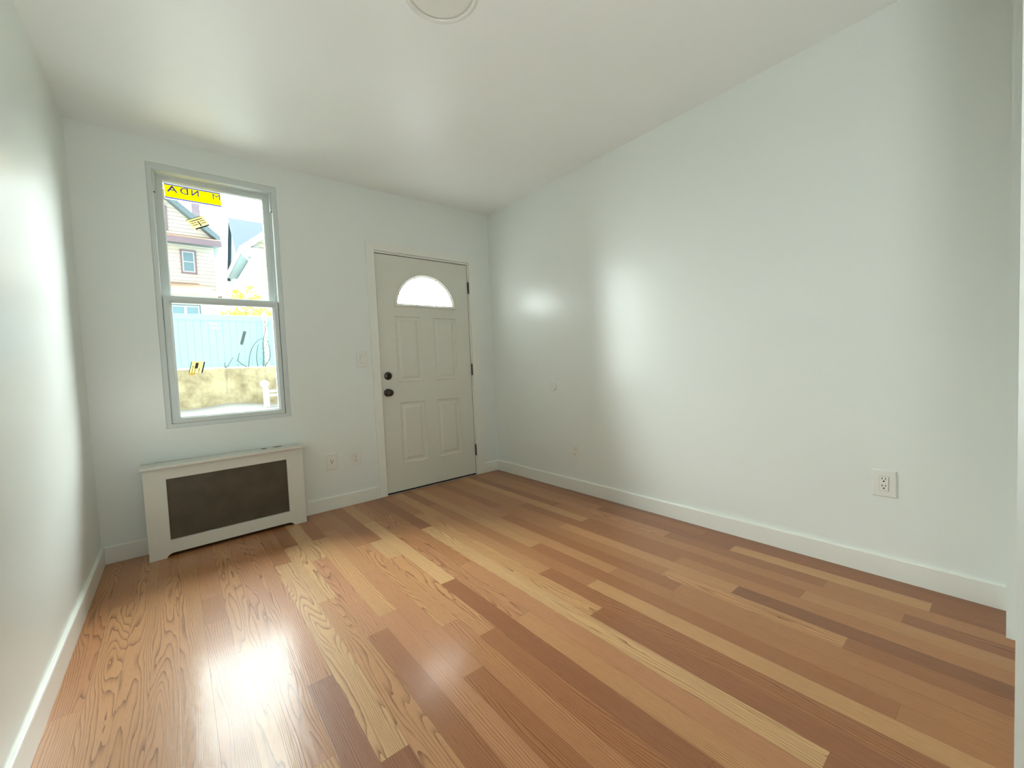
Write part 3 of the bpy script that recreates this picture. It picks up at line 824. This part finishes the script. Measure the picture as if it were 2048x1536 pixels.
def shrub():
    r = thing('shrub', 'yellow-leaved shrub showing above the blue fence', 'shrub', (1.85, 8.5, 1.2))
    rnd = random.Random(5); st = bmesh.new(); lv = bmesh.new()
    for a in ((-.42, .1, 1.35), (-.15, 0, 1.5), (.0, .1, 1.85), (.22, .05, 1.98), (.42, -.1, 1.45)):
        tube(smooth_pts([(0, 0, 0), (a[0] * .4, a[1], a[2] * .5), a], 4), .022, 6, bm=st, r1=.006)
    for c, s, n in (((-.38, 0, 1.30), (.26, .25, .16), 130), ((-.08, 0, 1.37), (.30, .3, .16), 160), ((.30, 0, 1.38), (.26, .3, .16), 140),
                    ((-.16, 0, 1.82), (.13, .15, .13), 70), ((.03, 0, 1.66), (.2, .2, .14), 90), ((.12, 0, 1.98), (.14, .12, .1), 50), ((.21, 0, 1.78), (.1, .12, .1), 30)):
        leaf_cloud(lv, rnd, n, c, s, .035, .065)
    new_obj('stem', st, M_BARK, r); new_obj('leaves', lv, M_LEAFY, r)
shrub()

def vine():
    r = thing('climbing_vine', 'straggling grey-green vine climbing the white fence post', 'vine', (1.9, 6.93, 1.27))
    rnd = random.Random(9); O = Vector((1.9, 6.93, 1.27))
    st = bmesh.new(); lv = bmesh.new()
    runs = [[(1.90, 6.95, 1.27), (1.92, 6.95, 1.6), (1.93, 6.98, 1.79), (1.99, 6.98, 2.08), (1.985, 6.98, 2.37)],
            [(1.63, 6.96, 1.27), (1.64, 6.96, 1.35), (1.68, 6.96, 1.57), (1.76, 6.97, 1.74), (1.86, 6.98, 1.85), (1.93, 6.98, 1.87)],
            [(1.93, 6.95, 1.27), (2.04, 6.97, 1.45), (2.045, 6.97, 1.67), (2.0, 6.97, 1.9)],
            [(1.80, 6.95, 1.27), (1.79, 6.97, 1.5), (1.84, 6.98, 1.75)],
            [(1.22, 6.96, 1.27), (1.27, 6.95, 1.31), (1.37, 6.97, 1.48)], [(1.22, 6.96, 1.27), (1.215, 6.96, 1.38)],
            [(1.60, 6.95, 1.27), (1.50, 6.96, 1.35), (1.45, 6.97, 1.42), (1.49, 6.98, 1.57)]]
    for q in runs:
        tube([p - O for p in smooth_pts(q, 5)], .0085, 6, bm=st, r1=.005)
    for p, s, n in (((1.95, 6.96, 1.52), (.11, .03, .22), 60), ((1.99, 6.97, 1.85), (.07, .03, .16), 36), ((1.98, 6.97, 2.1), (.06, .03, .14), 26), ((2.04, 6.97, 2.2), (.05, .03, .16), 12), ((1.97, 6.95, 1.33), (.14, .03, .06), 24), ((1.45, 6.95, 1.31), (.1, .03, .03), 12), ((1.42, 6.97, 1.42), (.05, .02, .04), 6)):
        leaf_cloud(lv, rnd, n, Vector(p) - O, s, .012, .026)
    new_obj('stem', st, M_BARK, r); new_obj('leaves', lv, M_LEAFG, r)
vine()

def gpost():
    r = thing('railing_post', 'white post with a round head and rail in front of the beige concrete wall', 'post', (1.85, 6.5, .42))
    new_obj('post', box(-.05, .05, -.04, .04, 0, .40, bevel=.006), M_FWHITE, r)
    hd = new_obj('round_head', lathe([(.0, -.05), (.05, -.048), (.078, -.035), (.080, .02), (.06, .035), (.0, .04)], 28, 'y', (-.02, 0, .48)), M_FWHITE, r, True)
    for x, z, w, h in ((-.02, .49, .012, .022), (.025, .495, .014, .03), (-.068, .478, .016, .006), (-.012, .432, .03, .008)):
        new_obj('dark_mark', box(x - w / 2, x + w / 2, -.0535, -.047, z - h / 2, z + h / 2), plain('post_mark', (120, 126, 128), .6), hd)
    new_obj('rail', box(.05, 1.2, -.03, .03, .30, .345, bevel=.004), M_FWHITE, r)
    new_obj('rail', box(.05, 1.2, -.03, .03, .215, .265, bevel=.004), M_FWHITE, r)
gpost()

# ---- neighbouring houses
def siding(bm, x0f, x1f, z0, z1, y, step=.2, mi=0, lap=.045):
    """Lapped boards facing -y; x0f/x1f give the left and right ends at a height."""
    z = z0
    while z < z1 - 1e-6:
        zt = min(z + step, z1)
        a = (x0f(z), x1f(z), x0f(zt), x1f(zt))
        if a[1] > a[0] and a[3] >= a[2]:
            v = [bm.verts.new(p) for p in ((a[0], y - lap, z), (a[1], y - lap, z), (a[3], y, zt), (a[2], y, zt), (a[0], y, z), (a[1], y, z))]
            for q in ((0, 1, 2, 3), (4, 5, 1, 0)):
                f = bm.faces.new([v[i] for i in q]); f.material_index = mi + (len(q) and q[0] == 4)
        z = zt

def house_window(parent, x0, x1, z0, z1, y, trim, tw=.09, double=False):
    w = new_obj('window', ring_frame((x0, x1, z0, z1), (tw, tw, tw, tw), y - .12, y + .05), trim, parent)
    bm = bmesh.new(); X0, X1, Z0, Z1 = x0 + tw, x1 - tw, z0 + tw, z1 - tw
    zm = (Z0 + Z1) / 2; f = .055
    cells = [(X0, X1)] if not double else [(X0, (X0 + X1) / 2), ((X0 + X1) / 2, X1)]
    for a, b in cells:
        ring_frame((a, b, Z0, zm + .02), (f, f, f, f * .7), y - .105, y + .04, bm=bm)
        ring_frame((a, b, zm - .02, Z1), (f, f, f * .7, f), y - .09, y + .04, bm=bm)
    new_obj('sash', bm, M_FWHITE, w)
    new_obj('pane', box(X0 + .01, X1 - .01, y - .070, y - .062, Z0 + .01, Z1 - .01), M_PANEO, w)

def house_left():
    h = thing('house', 'cream-sided gabled house with a mauve-trimmed window, seen through the left of the window', 'house', (0, 28, 1.2))
    O = Vector((0, 28, 1.2)); Y = 0
    s = .907; xr, xl = 2.76, -5.24; xc = -1.24; za = 13.17 - 1.2
    zr = lambda x: za - s * abs(x - xc)
    ze = zr(xr)
    bm = bmesh.new()
    siding(bm, lambda z: xl, lambda z: xr, 0, ze, Y, .22)
    siding(bm, lambda z: xc - (za - z) / s, lambda z: xc + (za - z) / s, ze, za - .05, Y, .22)
    foot = [(xl, 0), (xr, 0), (xr, ze), (xc, za), (xl, ze)]
    loft([[(x, .012, z) for x, z in foot], [(x, 10, z) for x, z in foot]], cap0=True, cap1=True, bm=bm)
    new_obj('wall', bm, [M_SIDL, M_LAPSHADE], h)
    ov = .34
    bm = bmesh.new()
    for sg in (1, -1):
        e = xc + sg * (xr - xc + ov)
        sec = [(xc, za + .02), (e, zr(xr + ov) + .02), (e, zr(xr + ov) + .40), (xc, za + .40)]
        loft([[(x, -.55, z) for x, z in sec], [(x, 10.4, z) for x, z in sec]], cap0=True, cap1=True, bm=bm)
    new_obj('roof', bm, M_RAKE, h)
    # pent roof across the foot of the gable
    bm = bmesh.new(); z0 = 9.0 - 1.2
    sec = [(0, z0 + .62), (-.95, z0 + .26), (-.95, z0 + .20), (0, z0 + .20)]
    loft([[(xl - .2, y, z) for y, z in sec], [(xr + .32, y, z) for y, z in sec]], cap0=True, cap1=True, bm=bm)
    new_obj('pent_roof', bm, M_SHING, h)
    new_obj('fascia', box(xl - .22, xr + .34, -.99, -.90, z0 - .10, z0 + .22), M_MAUVE, h)
    new_obj('soffit', box(xl - .2, xr + .3, -.90, -.025, z0 + .02, z0 + .19), M_RAKE, h)
    house_window(h, 1.10, 1.86, 7.33 - 1.2, 8.72 - 1.2, Y, M_MAUVE)
    house_window(h, -.55, .66, 9.75 - 1.2, 11.15 - 1.2, Y, M_MAUVE)
    bm = box(1.98, 2.42, 3.6, 4.3, 7.2, 11.9)
    add_box(bm, 1.92, 2.48, 3.54, 4.36, 11.7, 11.95)
    new_obj('chimney', bm, M_BRICK, h)
    # enclosed porch with its own hipped roof
    bm = bmesh.new(); siding(bm, lambda z: -3.2, lambda z: 2.62, 0, 4.55, -2.4, .2)
    loft([[(x, -2.388, z) for x, z in rect(-3.2, 2.62, 0, 4.55)], [(x, -.03, z) for x, z in rect(-3.2, 2.62, 0, 4.55)]], cap0=True, cap1=True, bm=bm)
    new_obj('porch', bm, [M_SIDL, M_LAPSHADE], h)
    zt = 6.8 - 1.2
    bm = bmesh.new()
    v = [bm.verts.new(p) for p in ((-3.6, -2.75, 4.56), (2.86, -2.75, 4.56), (2.86, -.026, 4.56), (-3.6, -.026, 4.56), (-2.9, -.026, zt), (1.84, -.026, zt))]
    for q in ((0, 1, 5, 4), (1, 2, 5), (2, 3, 4, 5), (3, 0, 4), (3, 2, 1, 0)): bm.faces.new([v[i] for i in q])
    new_obj('porch_roof', bm, M_SHING, h)
    new_obj('porch_gutter', box(-3.6, 2.86, -2.87, -2.76, 4.46, 4.60), M_FWHITE, h)
    house_window(h, .42, 1.78, 2.4, 3.95, -2.4, M_RAKE, .07, True)
house_left()

def house_right():
    h = thing('house', 'white and yellow house with grey slate roof, seen to the right through the window', 'house', (6, 18, 1.2))
    O = Vector((6, 18, 1.2)); L = lambda x, y, z: (x - 6, y - 18, z - 1.2)
    # front wing, gable towards the yard
    s = .86; xe, ze = 3.03, 6.76; xc = 6.2; za = ze + s * (xc - xe)
    xw = 3.46; zw = ze + s * (xw - xe) - .25
    bm = bmesh.new()
    foot = [(xw, 1.2), (2 * xc - xw, 1.2), (2 * xc - xw, zw), (xc, za - .3), (xw, zw)]
    loft([[L(x, 18.15, z) for x, z in foot], [L(x, 26.5, z) for x, z in foot]], cap0=True, cap1=True, bm=bm)
    f = lambda z: min(1, max(0, (z + 1.2 - zw) / (za - .3 - zw)))
    siding(bm, lambda z: (xw - 6) + (xc - xw) * f(z), lambda z: (2 * xc - xw - 6) - (xc - xw) * f(z), 0, za - 1.6, .15, .2)
    new_obj('wall', bm, [M_SIDY, M_LAPSHADE], h)
    bm = bmesh.new()
    zz = 1.2
    while zz < zw - .05:                                   # side wall boards facing left
        zt = min(zz + .2, zw - .02)
        v = [bm.verts.new(L(*p)) for p in ((xw - .024, 18.15, zz), (xw - .024, 26.4, zz), (xw - .002, 26.4, zt), (xw - .002, 18.15, zt), (xw - .002, 18.15, zz), (xw - .002, 26.4, zz))]
        bm.faces.new([v[i] for i in (0, 1, 2, 3)]); bm.faces.new([v[i] for i in (4, 5, 1, 0)]); zz = zt
    new_obj('side_siding', bm, M_SIDR, h)
    bm = bmesh.new(); add_box(bm, *(xw - 6 - .03, xw - 6 + .22, .09, .13, 0, zw - 1.2))
    new_obj('corner_board', bm, M_FWHITE, h)
    bm = bmesh.new()
    for sg in (1, -1):
        e = xc - sg * (xc - xe)
        sec = [(xc, za), (e, ze), (e, ze - .12), (xc, za - .12)]
        loft([[L(x, 17.75, z) for x, z in sec], [L(x, 24.4, z) for x, z in sec]], cap0=True, cap1=True, bm=bm)
    new_obj('wing_roof', bm, M_SLATE, h)
    bm = bmesh.new()                                       # white rake boards
    for sg in (1, -1):
        e = xc - sg * (xc - xe)
        sec = [(xc, za - .02), (e, ze - .02), (e, ze - .34), (xc, za - .34)]
        loft([[L(x, 17.68, z) for x, z in sec], [L(x, 17.76, z) for x, z in sec]], cap0=True, cap1=True, bm=bm)
    new_obj('rake_board', bm, M_FWHITE, h)
    new_obj('pediment_band', box(xe + .1 - 6, 2 * xc - xe - .1 - 6, -.30, .14, ze - .42 - 1.2, ze - .12 - 1.2), M_FWHITE, h)
    new_obj('eave_soffit', box(xe + .02 - 6, xw - 6 - .026, -.2, 6.3, ze - .24 - 1.2, ze - .13 - 1.2), M_RAKE, h)
    new_obj('gutter', box(xe - .10 - 6, xe + .015 - 6, -.25, 6.4, ze - .20 - 1.2, ze - .06 - 1.2, bevel=.02), M_FWHITE, h)
    bm = tube([L(*p) for p in smooth_pts([(xe - .03, 17.9, ze - .2), (xe + .02, 17.9, ze - .42), (xw - .2, 17.95, ze - .62), (xw - .03, 18.02, ze - .8), (xw - .03, 18.04, ze - 1.1)], 4)], .05, 8)
    tube([L(xw - .03, 18.04, ze - 1.1), L(xw - .03, 18.04, 1.25)], .05, 8, bm=bm)
    new_obj('downspout', bm, M_FWHITE, h)
    # main block behind, ridge across
    yr, zr_, sl = 25.0, 10.08, 1.08
    x0, x1 = 3.36, 11.0
    ye = 22.3; zeave = zr_ - sl * (yr - ye)
    foot = [(ye + .25, 1.2), (28.3, 1.2), (28.3, zeave + .2), (yr, zr_ - .14), (ye + .25, zeave + .2)]
    bm = bmesh.new()
    loft([[L(x0 + .1, y, z) for y, z in foot], [L(x1, y, z) for y, z in foot]], cap0=True, cap1=True, bm=bm)
    new_obj('main_wall', bm, M_RAKE, h)
    bm = bmesh.new()
    for sg in (1, -1):
        e = yr - sg * (yr - ye)
        sec = [(yr, zr_), (e, zeave), (e, zeave - .15), (yr, zr_ - .15)]
        loft([[L(x0 - .05, y, z) for y, z in sec], [L(x1 + .2, y, z) for y, z in sec]], cap0=True, cap1=True, bm=bm)
    new_obj('main_roof', bm, M_SLATE, h)
house_right()
